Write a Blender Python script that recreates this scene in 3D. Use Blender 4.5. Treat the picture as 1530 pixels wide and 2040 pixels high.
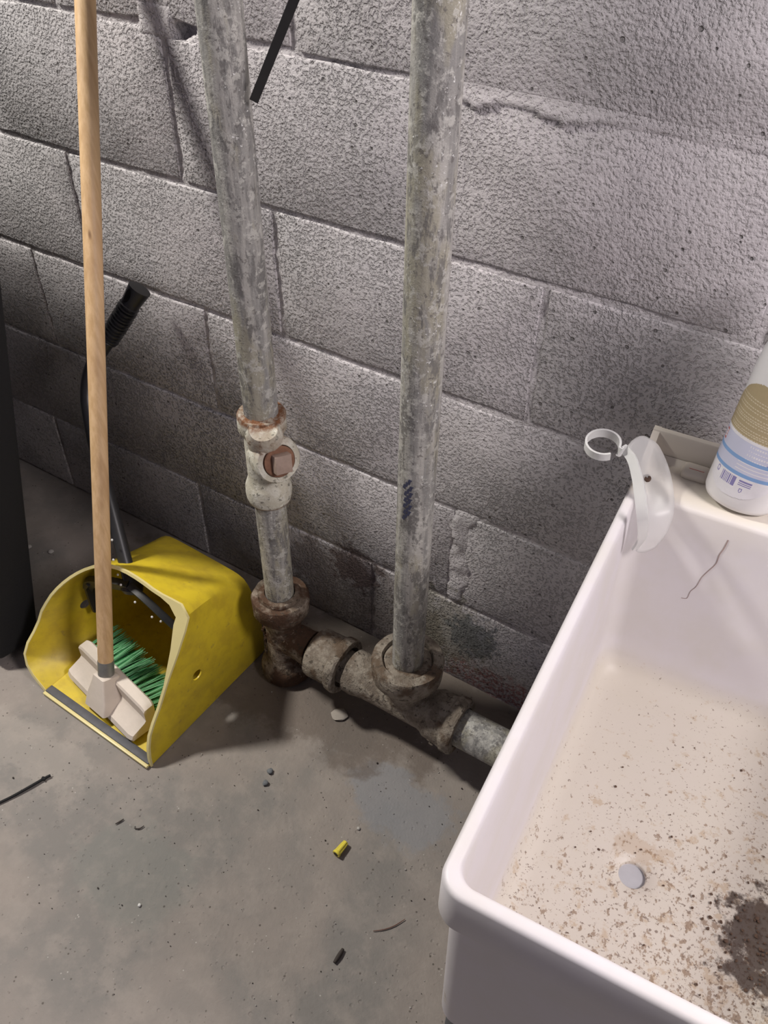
import bpy, bmesh, math, random
from mathutils import Vector, Matrix, noise
for o in list(bpy.data.objects): bpy.data.objects.remove(o, do_unlink=True)
SC = bpy.context.scene
COL = SC.collection
PI = math.pi
random.seed(7)

# ------------------------------------------------------------------ camera
yaw, pitch, roll = -0.5516, 0.7323, 0.0167
cy, sy, cp, sp = math.cos(yaw), math.sin(yaw), math.cos(pitch), math.sin(pitch)
fwd = Vector((sy * cp, cy * cp, -sp)); rt = Vector((cy, -sy, 0)); up = rt.cross(fwd)
c_, s_ = math.cos(roll), math.sin(roll)
R_, U_ = c_ * rt + s_ * up, -s_ * rt + c_ * up
cam = bpy.data.objects.new('camera', bpy.data.cameras.new('camera'))
COL.objects.link(cam)
m = Matrix((R_, U_, -fwd)).transposed().to_4x4(); m.translation = Vector((0, -0.884, 1.2665))
cam.matrix_world = m
cam.data.sensor_fit = 'HORIZONTAL'; cam.data.sensor_width = 36; cam.data.lens = 36 * 1682.8 / 1530
cam.data.clip_start = 0.01
SC.camera = cam
# ------------------------------------------------------------------ world, lamps, exposure
w = bpy.data.worlds.new('world'); SC.world = w; w.use_nodes = True
bg = w.node_tree.nodes['Background']; bg.inputs[0].default_value = (0.80, 0.76, 1.0, 1); bg.inputs[1].default_value = 0.12
def lamp(name, loc, power, col, radius):
    d = bpy.data.lights.new(name, 'POINT'); d.energy = power; d.color = col; d.shadow_soft_size = radius
    o = bpy.data.objects.new(name, d); o.location = loc; COL.objects.link(o); return o
lamp('lamp_left', (-1.96, -0.60, 2.42), 235, (1.0, 0.96, 0.89), 0.13)
lamp('lamp_right', (0.85, -0.47, 1.66), 74, (1.0, 0.92, 0.93), 0.20)
SC.view_settings.view_transform = 'Standard'; SC.view_settings.look = 'None'
SC.view_settings.gamma = 1; SC.view_settings.use_curve_mapping = False
SC.view_settings.exposure = 0.0

# ------------------------------------------------------------------ helpers
def link_mesh(name, bm, mats, parent=None, smooth=None):
    me = bpy.data.meshes.new(name); bm.normal_update(); bm.to_mesh(me); bm.free()
    if not isinstance(mats, (list, tuple)): mats = [mats]
    for mm in mats: me.materials.append(mm)
    if smooth is not None:
        for p in me.polygons: p.use_smooth = True
        if smooth < 179: me.set_sharp_from_angle(angle=math.radians(smooth))
    o = bpy.data.objects.new(name, me); COL.objects.link(o)
    if parent: o.parent = parent
    return o
def thing(name, label, cat, loc=(0, 0, 0), rotz=0, group=None):
    o = bpy.data.objects.new(name, None); COL.objects.link(o)
    o.location = loc; o.rotation_euler = (0, 0, rotz); o.empty_display_size = 0.05
    return tag(o, label, cat, group)
def tag(o, label, cat, group=None):
    o['label'] = label; o['category'] = cat
    if group: o['group'] = group
    return o
def bake(o):
    dg = bpy.context.evaluated_depsgraph_get(); dg.update()
    me = bpy.data.meshes.new_from_object(o.evaluated_get(dg), depsgraph=dg)
    old = o.data; nm = old.name; o.modifiers.clear(); o.data = me; bpy.data.meshes.remove(old); me.name = nm
    return o
def frame(d):
    d = d.normalized(); a = Vector((0, 0, 1)) if abs(d.z) < .9 else Vector((1, 0, 0))
    u = d.cross(a).normalized(); return u, d.cross(u).normalized()
def add_loops(bm, loops, closed=True, cap0=False, cap1=False, mi=0):
    vs = [[bm.verts.new(p) for p in lp] for lp in loops]
    n = len(vs[0]); fs = []
    for a, b in zip(vs, vs[1:]):
        for i in range(n if closed else n - 1):
            j = (i + 1) % n
            fs.append(bm.faces.new((a[i], a[j], b[j], b[i])))
    if cap0: fs.append(bm.faces.new(vs[0][::-1]))
    if cap1: fs.append(bm.faces.new(vs[-1]))
    for f in fs: f.material_index = mi
    return vs
def add_lathe(bm, org, axis, prof, n=32, cap0=True, cap1=True, wob=0, seed=0, mi=0):
    """prof = [(r, t)] along the axis"""
    org = Vector(org); axis = Vector(axis).normalized(); u, v = frame(axis)
    L = []
    for r, t in prof:
        lp = []
        for i in range(n):
            a = 2 * PI * i / n; d = u * math.cos(a) + v * math.sin(a)
            p = org + axis * t + d * r
            if wob: p += d * wob * noise.noise(p * 60 + Vector((seed, 0, 0))) + axis * wob * .5 * noise.noise(p * 45 + Vector((0, seed, 5)))
            lp.append(p)
        L.append(lp)
    add_loops(bm, L, True, cap0, cap1, mi)
def catmull(pts, k=8):
    pts = [Vector(p) for p in pts]; P = [pts[0] * 2 - pts[1]] + pts + [pts[-1] * 2 - pts[-2]]; out = []
    for i in range(1, len(P) - 2):
        for s in range(k):
            t = s / k; a, b, c, d = P[i - 1:i + 3]
            out.append(.5 * ((2 * b) + (c - a) * t + (2 * a - 5 * b + 4 * c - d) * t * t + (3 * b - a - 3 * c + d) * t ** 3))
    out.append(pts[-1]); return out
def add_tube(bm, pts, rad, n=12, caps=True, mi=0):
    pts = [Vector(p) for p in pts]; u = None; L = []
    for i, p in enumerate(pts):
        d = (pts[min(i + 1, len(pts) - 1)] - pts[max(i - 1, 0)]).normalized()
        if u is None: u, _ = frame(d)
        u = (u - d * u.dot(d)).normalized(); v = d.cross(u)
        r = rad[i] if isinstance(rad, (list, tuple)) else (rad(i / (len(pts) - 1)) if callable(rad) else rad)
        L.append([p + (u * math.cos(2 * PI * k / n) + v * math.sin(2 * PI * k / n)) * r for k in range(n)])
    add_loops(bm, L, True, caps, caps, mi)
def add_box(bm, lo, hi, M=None, bev=0, seg=2, mi=0):
    b = bmesh.new(); r = bmesh.ops.create_cube(b, size=1)
    lo, hi = Vector(lo), Vector(hi)
    for v in b.verts: v.co = Vector(((lo[i] + hi[i]) / 2 + v.co[i] * (hi[i] - lo[i]) for i in range(3)))
    if bev: bmesh.ops.bevel(b, geom=b.edges[:], offset=bev, segments=seg, affect='EDGES', profile=.5)
    if M: b.transform(M)
    for f in b.faces: f.material_index = mi
    me = bpy.data.meshes.new('t'); b.to_mesh(me); b.free(); bm.from_mesh(me); bpy.data.meshes.remove(me)
def add_ribbon(bm, pts, wdir, width, thick, mi=0):
    """flat strap along pts, wdir = width direction"""
    pts = [Vector(p) for p in pts]; L = []
    for i, p in enumerate(pts):
        d = (pts[min(i + 1, len(pts) - 1)] - pts[max(i - 1, 0)]).normalized()
        wd = Vector(wdir); wd = (wd - d * wd.dot(d)).normalized(); nn = d.cross(wd)
        ww = width(i / (len(pts) - 1)) if callable(width) else width
        L.append([p + wd * ww / 2 + nn * thick / 2, p - wd * ww / 2 + nn * thick / 2, p - wd * ww / 2 - nn * thick / 2, p + wd * ww / 2 - nn * thick / 2])
    add_loops(bm, L, True, True, True, mi)
def rrect(x0, x1, y0, y1, r, z, k=6):
    out = []
    for cx, cy_, a0 in ((x1 - r, y1 - r, 0), (x0 + r, y1 - r, 90), (x0 + r, y0 + r, 180), (x1 - r, y0 + r, 270)):
        for i in range(k + 1):
            a = math.radians(a0 + 90 * i / k); out.append(Vector((cx + r * math.cos(a), cy_ + r * math.sin(a), z)))
    return out

# ------------------------------------------------------------------ material helpers
class NT:
    def __init__(s, name, rough=.7, metal=0, spec=.5):
        s.m = bpy.data.materials.new(name); s.m.use_nodes = True; s.t = s.m.node_tree; s.b = s.t.nodes['Principled BSDF']
        s.b.inputs['Roughness'].default_value = rough; s.b.inputs['Metallic'].default_value = metal
        s.b.inputs['Specular IOR Level'].default_value = spec
        s.co = s.n('ShaderNodeTexCoord').outputs['Object']
    def n(s, t): return s.t.nodes.new(t)
    def set(s, sock, v):
        if isinstance(v, bpy.types.NodeSocket): s.t.links.new(v, sock)
        else: sock.default_value = v if not (isinstance(v, tuple) and len(v) == 3 and sock.type == 'RGBA') else (*v, 1)
    def math(s, op, a, b=0.0, clamp=False):
        x = s.n('ShaderNodeMath'); x.operation = op; x.use_clamp = clamp; s.set(x.inputs[0], a); s.set(x.inputs[1], b); return x.outputs[0]
    def map(s, scale=(1, 1, 1), loc=(0, 0, 0), rot=(0, 0, 0), vec=None):
        x = s.n('ShaderNodeMapping'); s.set(x.inputs['Vector'], vec or s.co); x.inputs['Scale'].default_value = scale
        x.inputs['Location'].default_value = loc; x.inputs['Rotation'].default_value = rot; return x.outputs[0]
    def noise(s, sc, det=3, rough=.5, vec=None, dist=0):
        x = s.n('ShaderNodeTexNoise'); s.set(x.inputs['Vector'], vec or s.co); x.inputs['Scale'].default_value = sc
        x.inputs['Detail'].default_value = det; x.inputs['Roughness'].default_value = rough; x.inputs['Distortion'].default_value = dist; return x.outputs['Fac']
    def vor(s, sc, vec=None, feat='F1', out='Distance', rnd=1):
        x = s.n('ShaderNodeTexVoronoi'); x.feature = feat; s.set(x.inputs['Vector'], vec or s.co); x.inputs['Scale'].default_value = sc
        x.inputs['Randomness'].default_value = rnd; return x.outputs[out]
    def ramp(s, f, a, b, va=0.0, vb=1.0, smooth=True):
        x = s.n('ShaderNodeMapRange'); x.interpolation_type = 'SMOOTHSTEP' if smooth else 'LINEAR'
        s.set(x.inputs['Value'], f); x.inputs['From Min'].default_value = a; x.inputs['From Max'].default_value = b
        x.inputs['To Min'].default_value = va; x.inputs['To Max'].default_value = vb; return x.outputs[0]
    def mix(s, f, a, b, mode='MIX'):
        x = s.n('ShaderNodeMix'); x.data_type = 'RGBA'; x.blend_type = mode
        s.set(x.inputs['Factor'], f); s.set(x.inputs[6], a); s.set(x.inputs[7], b); return x.outputs[2]
    def blob(s, c, r, warp=.35, sc=25):
        """soft ragged patch of wear around c with radii r: 1 inside"""
        x = s.n('ShaderNodeVectorMath'); x.operation = 'SUBTRACT'; s.set(x.inputs[0], s.co); x.inputs[1].default_value = c
        y = s.n('ShaderNodeVectorMath'); y.operation = 'DIVIDE'; s.set(y.inputs[0], x.outputs[0]); y.inputs[1].default_value = r
        z = s.n('ShaderNodeVectorMath'); z.operation = 'LENGTH'; s.set(z.inputs[0], y.outputs[0])
        d = s.math('ADD', z.outputs['Value'], s.math('MULTIPLY', s.math('SUBTRACT', s.noise(sc, 5, .65), .5), warp * 5))
        return s.ramp(d, .75, 1.1, 1, 0)
    def color(s, c): s.set(s.b.inputs['Base Color'], c); return s
    def bump(s, h, dist=.002, strength=1.0):
        x = s.n('ShaderNodeBump'); s.set(x.inputs['Height'], h); x.inputs['Distance'].default_value = dist; x.inputs['Strength'].default_value = strength
        s.t.links.new(x.outputs[0], s.b.inputs['Normal']); return s
def simple(name, col, rough=.6, metal=0, var=.15, sc=60, bumpd=0, spec=.5):
    t = NT(name, rough, metal, spec); n = t.noise(sc, 4, .6)
    lo = tuple(c * (1 - var) for c in col); hi = tuple(min(1, c * (1 + var)) for c in col)
    t.color(t.mix(n, lo, hi))
    if bumpd: t.bump(n, bumpd)
    return t.m

def wall_mat(name, mortar=False):
    t = NT(name, .88, spec=.25)
    big = t.noise(3.0, 3, .5); mid = t.noise(22, 4, .6)
    base = t.mix(t.ramp(big, .35, .65), (.60, .565, .575), (.53, .51, .515))
    base = t.mix(t.ramp(mid, .4, .75, 0, .35), base, (.43, .41, .41))
    # pores of the block face
    n1 = t.noise(230, 3, .55); n2 = t.noise(105, 3, .6); v = t.vor(150)
    amount = t.ramp(t.noise(7, 2), .35, .65, .0, .05)
    pit = t.ramp(t.math('ADD', t.math('ADD', t.math('MULTIPLY', n1, .6), t.math('MULTIPLY', n2, .4)), amount), .43, .53)
    holes = t.ramp(t.math('ADD', t.vor(62), t.math('MULTIPLY', t.noise(40, 2), .5)), .30, .38)
    if not mortar:
        base = t.mix(t.ramp(pit, 0, 1, .22, 0), base, (.22, .21, .21))
        base = t.mix(t.ramp(holes, 0, 1, .65, 0), base, (.10, .09, .085))
    # rust-brown damp stain low behind the pipes, bare red and ochre patches
    st = t.blob((-.60, 0, .08), (.20, .3, .13), .5, 22)
    base = t.mix(t.math('MULTIPLY', st, .55), base, (.14, .105, .08))
    st = t.blob((-.60, 0, .165), (.06, .3, .05), .6, 45)
    base = t.mix(t.math('MULTIPLY', st, .7), base, (.11, .07, .06))
    st = t.blob((-.31, 0, .03), (.13, .3, .045), .6, 60)
    base = t.mix(t.math('MULTIPLY', st, t.ramp(t.noise(120, 4, .7), .46, .56, .15, .8)), base, (.34, .13, .115))
    st = t.blob((-.42, 0, .12), (.09, .3, .09), .6, 50)
    base = t.mix(t.math('MULTIPLY', st, .5), base, (.19, .17, .10))
    st = t.blob((-.36, 0, .13), (.05, .3, .05), .6, 60)
    base = t.mix(t.math('MULTIPLY', st, .6), base, (.10, .12, .13))
    t.color(base)
    sx = t.n('ShaderNodeSeparateXYZ'); t.set(sx.inputs[0], t.co)
    amp = t.math('MULTIPLY', t.ramp(sx.outputs[0], -.65, -.15, 1, .55), t.math('MULTIPLY', t.ramp(t.noise(6, 3), .38, .6, .55, 1.0), t.ramp(t.math('ADD', sx.outputs[0], t.math('MULTIPLY', sx.outputs[2], .8)), .30, .65, 1, .3)))
    h = t.math('ADD', t.math('MULTIPLY', pit, amp), t.math('MULTIPLY', holes, .9 if not mortar else .0))
    h = t.math('ADD', h, t.math('MULTIPLY', mid, .9))
    h = t.math('ADD', h, t.math('MULTIPLY', n1, .5))
    if mortar:
        h = t.math('ADD', t.math('MULTIPLY', mid, 1.0), t.math('ADD', t.math('MULTIPLY', n1, .45), t.math('MULTIPLY', pit, .4)))
    t.bump(h, .0034 if not mortar else .0026, 1.0)
    return t.m
M_block = wall_mat('painted_block'); M_mortar = wall_mat('painted_mortar', True)

def floor_mat():
    t = NT('concrete_floor', .72, spec=.35)
    big = t.noise(4.5, 4, .6, dist=.4); mid = t.noise(19, 5, .65); fine = t.noise(150, 3, .6)
    c = t.mix(t.ramp(big, .38, .62), (.285, .25, .222), (.22, .205, .188))
    c = t.mix(t.ramp(mid, .42, .7, 0, .6), c, (.34, .30, .265))
    c = t.mix(t.math('MULTIPLY', t.blob((-.34, -.27, 0), (.10, .06, .2), .35, 16), .6), c, (.25, .26, .28))
    c = t.mix(t.math('MULTIPLY', t.blob((-.62, -.58, 0), (.10, .08, .2), .4, 14), .35), c, (.21, .22, .20))
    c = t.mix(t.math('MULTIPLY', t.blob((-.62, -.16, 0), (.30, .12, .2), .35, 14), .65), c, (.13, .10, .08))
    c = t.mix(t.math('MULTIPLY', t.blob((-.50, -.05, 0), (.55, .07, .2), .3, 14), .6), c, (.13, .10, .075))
    c = t.mix(t.math('MULTIPLY', t.blob((-.92, -.52, 0), (.14, .05, .2), .4, 20), .4), c, (.38, .34, .30))
    sp = t.vor(95); sel = t.noise(33, 2)
    dark = t.math('MULTIPLY', t.ramp(sp, .10, .2, 1, 0), t.ramp(sel, .55, .62))
    lite = t.math('MULTIPLY', t.ramp(t.vor(120, vec=t.map(loc=(3, 1, 0))), .08, .16, 1, 0), t.ramp(t.noise(29, 2, vec=t.map(loc=(5, 2, 1))), .6, .66))
    c = t.mix(t.math('MULTIPLY', dark, .75), c, (.07, .055, .045)); c = t.mix(t.math('MULTIPLY', lite, .7), c, (.55, .52, .48))
    t.color(c)
    pit = t.ramp(t.math('ADD', t.vor(85), t.math('MULTIPLY', t.noise(30, 3), .7)), .36, .52)
    h = t.math('ADD', t.math('MULTIPLY', fine, .5), t.math('ADD', t.math('MULTIPLY', pit, .55), t.math('MULTIPLY', mid, 1.8)))
    t.bump(h, .0013, 1.0); return t.m
M_floor = floor_mat()

def galv(name, rust=0.0):
    t = NT(name, .6, .1, .4)
    st = t.noise(1, 5, .65, vec=t.map((70, 70, 5))); n = t.noise(75, 5, .7); sc = t.noise(190, 3, .65)
    c = t.mix(t.ramp(st, .38, .62), (.25, .245, .235), (.45, .435, .405))
    c = t.mix(t.ramp(t.noise(1, 4, .6, vec=t.map((25, 25, 7), (4, 4, 4))), .50, .62, 0, .6), c, (.36, .335, .24))
    c = t.mix(t.ramp(t.noise(1, 5, .75, vec=t.map((55, 55, 16))), .50, .60, 0, .8), c, (.15, .145, .14))
    c = t.mix(t.ramp(n, .53, .60, 0, .65), c, (.55, .54, .50))
    c = t.mix(t.ramp(t.noise(130, 4, .7, vec=t.map(loc=(2, 5, 1))), .58, .64, 0, .7), c, (.13, .12, .115))
    c = t.mix(t.math('MULTIPLY', t.ramp(sc, .64, .69, 0, .9), t.ramp(t.noise(9, 3), .48, .56)), c, (.78, .78, .76))
    t.color(c); t.bump(t.math('ADD', n, t.math('MULTIPLY', sc, .5)), .0013); return t.m
M_galv = galv('worn_galvanised')
def crust(name, a, b, rustc, amt, bd=.003):
    t = NT(name, .88, .0, .25)
    n = t.noise(45, 6, .7); n2 = t.noise(120, 4, .7); n3 = t.noise(18, 4, .6)
    c = t.mix(t.ramp(n, .42, .58), a, b)
    c = t.mix(t.ramp(n3, .62 - amt * .5, .72 - amt * .45), c, rustc)
    c = t.mix(t.ramp(n2, .57, .63, 0, .85), c, tuple(x * .35 for x in a))
    c = t.mix(t.ramp(t.noise(80, 5, .7, vec=t.map(loc=(7, 3, 2))), .60, .67, 0, .6), c, tuple(min(1, x * 1.35) for x in b))
    t.color(c); t.bump(t.math('ADD', t.math('MULTIPLY', n, 1.2), n2), bd); return t
M_tee = crust('dusty_iron', (.205, .17, .135), (.32, .28, .23), (.14, .10, .07), .18).m
M_rusty = crust('rusty_iron', (.15, .115, .085), (.29, .24, .19), (.085, .048, .03), .38).m
_t = crust('painted_valve', (.50, .47, .38), (.60, .58, .50), (.30, .16, .08), .02, .0012)
_rim = _t.math('MAXIMUM', _t.blob((0, 0, .580), (.06, .06, .012), .3, 60), _t.math('MULTIPLY', _t.blob((.022, -.018, .555), (.028, .04, .026), .3, 60), .6))
_rim = _t.math('MAXIMUM', _rim, _t.blob((0, 0, .421), (.06, .06, .005), .2, 60))
_old = _t.b.inputs['Base Color'].links[0].from_socket
_t.color(_t.mix(_t.math('MULTIPLY', _rim, _t.ramp(_t.noise(60, 5, .7), .35, .6, .35, 1)), _old, (.17, .075, .035))); M_valve = _t.m
M_rust = simple('orange_rust', (.20, .10, .06), .9, 0, .5, 90, .0012)
M_plugface = simple('plug_face', (.34, .25, .20), .75, 0, .3, 90, .0006)
M_ink = simple('blue_ink', (.045, .05, .095), .6, 0, .4, 200)

def wood_mat():
    t = NT('pine_handle', .5, 0, .4)
    g = t.noise(1, 4, .6, vec=t.map((160, 160, 3))); g2 = t.noise(1, 2, .5, vec=t.map((40, 40, 2)))
    c = t.mix(t.ramp(g, .3, .7), (.56, .36, .18), (.70, .48, .27)); c = t.mix(t.ramp(g2, .45, .7, 0, .5), c, (.48, .30, .16))
    k = t.vor(1, vec=t.map((28, 28, 6), (0, .3, .2))); c = t.mix(t.math('MULTIPLY', t.ramp(k, .05, .11, 1, 0), .75), c, (.13, .06, .03))
    t.color(c); t.bump(g, .0003); return t.m
M_wood = wood_mat()
M_head = simple('pale_plastic_head', (.66, .58, .50), .55, 0, .08, 70, .0004)
M_ferrule = simple('grey_ferrule', (.23, .23, .22), .45, .5, .25, 120)
M_green = [simple('green_bristle' + s, c, .5, 0, .25, 200) for s, c in (('_a', (.20, .58, .28)), ('_b', (.36, .76, .44)), ('_c', (.07, .38, .15)))]
def yellow():
    t = NT('yellow_plastic', .42, 0, .45)
    n = t.noise(30, 4, .6); c = t.mix(t.ramp(n, .4, .7), (.70, .53, .03), (.58, .42, .03))
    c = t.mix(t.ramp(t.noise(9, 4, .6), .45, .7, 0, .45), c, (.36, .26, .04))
    c = t.mix(t.ramp(t.noise(75, 4, .65), .62, .72, 0, .5), c, (.33, .23, .06)); t.color(c); t.bump(n, .0005)
    t.b.inputs['Subsurface Weight'].default_value = .0; return t.m
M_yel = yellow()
M_yelrim = simple('yellow_rim', (.74, .64, .30), .4, 0, .06, 60)
M_rubber = simple('grey_rubber', (.085, .085, .095), .6, 0, .35, 90)
M_black = simple('black_plastic', (.022, .022, .024), .38, 0, .3, 150)
M_blackfab = simple('black_fabric', (.008, .008, .009), .9, 0, .3, 300, .0004)
M_speck = simple('white_paint_speck', (.6, .6, .6), .6)
M_gold = simple('dull_gold_print', (.16, .11, .055), .6)

def sink_mat():
    t = NT('sink_plastic', .46, 0, .4)
    n = t.noise(14, 4, .6)
    c = t.mix(t.ramp(n, .35, .7), (.64, .61, .63), (.62, .59, .58))
    sep = t.n('ShaderNodeSeparateXYZ'); t.set(sep.inputs[0], t.co)
    x, y, z = sep.outputs
    low = t.math('MULTIPLY', t.ramp(z, .405, .44, 1, 0), t.math('MULTIPLY', t.ramp(z, .392, .3955), t.math('MULTIPLY', t.ramp(x, .015, .020), t.ramp(y, .014, .019))))                       # dirt settles on the floor of the basin
    warm = t.math('MULTIPLY', low, .8); c = t.mix(warm, c, (.57, .52, .43))
    inside = t.math('MULTIPLY', t.ramp(z, .46, .60, 1, 0), t.ramp(z, .397, .40))
    d = t.math('ADD', t.math('MULTIPLY', x, .9), t.math('MULTIPLY', y, -.85))   # dirtier towards the front right
    dens = t.ramp(d, -.32, .10, 0, 1, False)
    sp1 = t.noise(120, 4, .7, vec=t.map((1, .75, 1))); sp2 = t.noise(55, 5, .7); sp3 = t.noise(230, 3, .65)
    a = t.ramp(t.math('ADD', sp1, t.math('MULTIPLY', dens, .14)), .66, .73)
    b = t.ramp(t.math('ADD', sp2, t.math('MULTIPLY', dens, .12)), .62, .72)
    e = t.ramp(t.math('ADD', sp3, t.math('MULTIPLY', dens, .10)), .66, .72)
    c = t.mix(t.math('MULTIPLY', t.math('MULTIPLY', b, low), .55), c, (.42, .30, .18))
    c = t.mix(t.math('MULTIPLY', t.math('MULTIPLY', a, low), .8), c, (.25, .17, .11))
    c = t.mix(t.math('MULTIPLY', t.math('MULTIPLY', e, low), .8), c, (.17, .12, .09))
    cl = t.math('MULTIPLY', t.blob((.278, .215, .40), (.046, .060, .05), .5, 45), low); c = t.mix(t.math('MULTIPLY', cl, .9), c, (.05, .03, .022))
    cl = t.math('MULTIPLY', t.blob((.14, .25, .40), (.035, .016, .05), .6, 60), low); c = t.mix(t.math('MULTIPLY', cl, .35), c, (.40, .27, .15))
    # yellowed ledge behind the basin
    led = t.math('MULTIPLY', t.ramp(y, .50, .53), t.ramp(z, .60, .64)); c = t.mix(t.math('MULTIPLY', led, .7), c, (.66, .60, .49))
    t.color(c); t.bump(t.math('ADD', n, t.math('MULTIPLY', sp1, .1)), .0006); return t.m
M_sink = sink_mat()
M_leg = simple('grey_leg', (.10, .11, .13), .45, .6)
M_crackline = simple('brown_hairline', (.33, .24, .22), .8)
def clip_mat():
    t = NT('milky_plastic', .35, 0, .5); t.color((.84, .84, .83)); t.b.inputs['Transmission Weight'].default_value = .45
    t.b.inputs['IOR'].default_value = 1.3; return t.m
M_clip = clip_mat(); M_clip2 = clip_mat(); M_clip2.name = 'milky_plastic_thin'; M_clip2.node_tree.nodes['Principled BSDF'].inputs['Alpha'].default_value = .5
M_screw = simple('brown_screw', (.09, .055, .04), .5, .6)
M_bottle = simple('white_bottle', (.78, .77, .77), .32, 0, .02)
M_lab = [simple('label_gold', (.42, .34, .20), .5, 0, .12, 60), simple('label_lavender', (.58, .60, .74), .5, 0, .03), simple('label_blue', (.22, .38, .66), .5, 0, .05),
         simple('label_violet', (.24, .22, .45), .5), simple('label_red', (.50, .12, .10), .5), simple('label_line', (.62, .55, .40), .5), simple('label_white', (.78, .77, .80), .5)]
M_nut = simple('yellow_nut', (.80, .68, .08), .35, 0, .05)
M_stone = [simple('pale_stone', (.45, .43, .40), .8), simple('dark_stone', (.16, .17, .18), .8), simple('white_flake', (.72, .71, .69), .8), simple('lint', (.38, .34, .30), .95)]
M_twig = simple('dark_twig', (.045, .035, .03), .8); M_hair = simple('reddish_fibre', (.16, .08, .06), .8)

# ------------------------------------------------------------------ the setting
X0, X1, ZT = -2.6, 1.0, 2.4
bm = bmesh.new()   # floor: one slab
nx, ny = 90, 60
for j in range(ny + 1):
    for i in range(nx + 1):
        x = X0 + (X1 - X0 + .6) * i / nx; y = -2.2 + 2.25 * j / ny
        bm.verts.new((x, y, .0012 * noise.noise(Vector((x * 9, y * 9, 0))) - .0012))
bm.verts.ensure_lookup_table()
for j in range(ny):
    for i in range(nx):
        a = j * (nx + 1) + i; bm.faces.new([bm.verts[k] for k in (a, a + 1, a + nx + 2, a + nx + 1)])
fl = link_mesh('floor', bm, M_floor, smooth=180); fl['kind'] = 'structure'

JW = {}                                          # vertical joints of every course: x, width
odd = lambda off: [(off + k * .4075, .010) for k in range(-6, 8)]
JW[0] = odd(-.565); JW[1] = [(-.404, .028)] + [(-.404 + k * .4075, .010) for k in range(-6, 6) if k]
JW[2] = odd(-.888); JW[3] = odd(-.730); JW[4] = odd(-.893); JW[5] = [j for j in odd(-.680) if abs(j[0] + .2725) > .01]
for n_ in range(6, 12): JW[n_] = odd(-.893 if n_ % 2 == 0 else -.690)
def jdist(x, z):
    """distance to the nearest joint centre line, measured in joint half widths"""
    n_ = min(11, max(0, int(z // .2))); dz = min(abs(z - .2 * n_), abs(z - .2 * (n_ + 1)))
    dx = min(abs(x - a) - (w_ - .01) / 2 for a, w_ in JW[n_]); return min(dz, dx)
def mortar_y(x, z):
    p = Vector((x, 0, z))
    d = -.0040 + .0018 * noise.noise(p * 28) + .0016 * noise.noise(p * 95)
    if x > -.62: d += .0018 * min(1, (x + .62) / .3)
    # chipped, empty joint above the second course joint on the left
    if -.905 + .010 * noise.noise(p * 60) < x < -.838 and abs(z - 1.0 - .008 * noise.noise(p * 35)) < .0085: d = -.028
    # mortar flush and smeared over the joints at the top right
    if x > -.56 and z > .90:
        f = min(1, (x + .56) / .08) * min(1, (z - .90) / .05)
        if jdist(x, z) < .012: d = d * (1 - f) + f * (.0003 + .0003 * noise.noise(p * 60))
        e = z - (.978 + .010 * abs(math.sin((x + .02) * 30)) + .003 * noise.noise(p * 70))
        if -.47 < x < -.27 and e > 0 and z < .9985: d = max(d, .0024 * min(1, (.9985 - z) / .012) * min(1, min(x + .47, -.27 - x) / .02) + .0006 * noise.noise(p * 60))
    e = abs(x + .398 + .004 * math.sin(z * 90)) - .016 - .006 * noise.noise(p * 30)
    if .2 < z < .4 and e < 0: d = max(d, .001 + .003 * noise.noise(p * 40))
    if -.93 < x < -.87 and .985 < z < 1.03: d = max(d, .002 * noise.noise(p * 50))
    return -d
bm = bmesh.new()
def grid(x0, x1, z0, z1, st):
    a = int(round((x1 - x0) / st)); b = int(round((z1 - z0) / st))
    V = [[bm.verts.new((x0 + (x1 - x0) * i / a, mortar_y(x0 + (x1 - x0) * i / a, z0 + (z1 - z0) * j / b), z0 + (z1 - z0) * j / b)) for i in range(a + 1)] for j in range(b + 1)]
    for j in range(b):
        for i in range(a): bm.faces.new((V[j][i], V[j][i + 1], V[j + 1][i + 1], V[j + 1][i]))
grid(-1.5, .05, -.01, 1.2, .005)
grid(X0, -1.5, -.01, 1.2, .05); grid(.05, X1, -.01, 1.2, .05); grid(X0, X1, 1.2, ZT, .05)
wall = link_mesh('wall_back', bm, M_mortar, smooth=180); wall['kind'] = 'structure'
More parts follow.
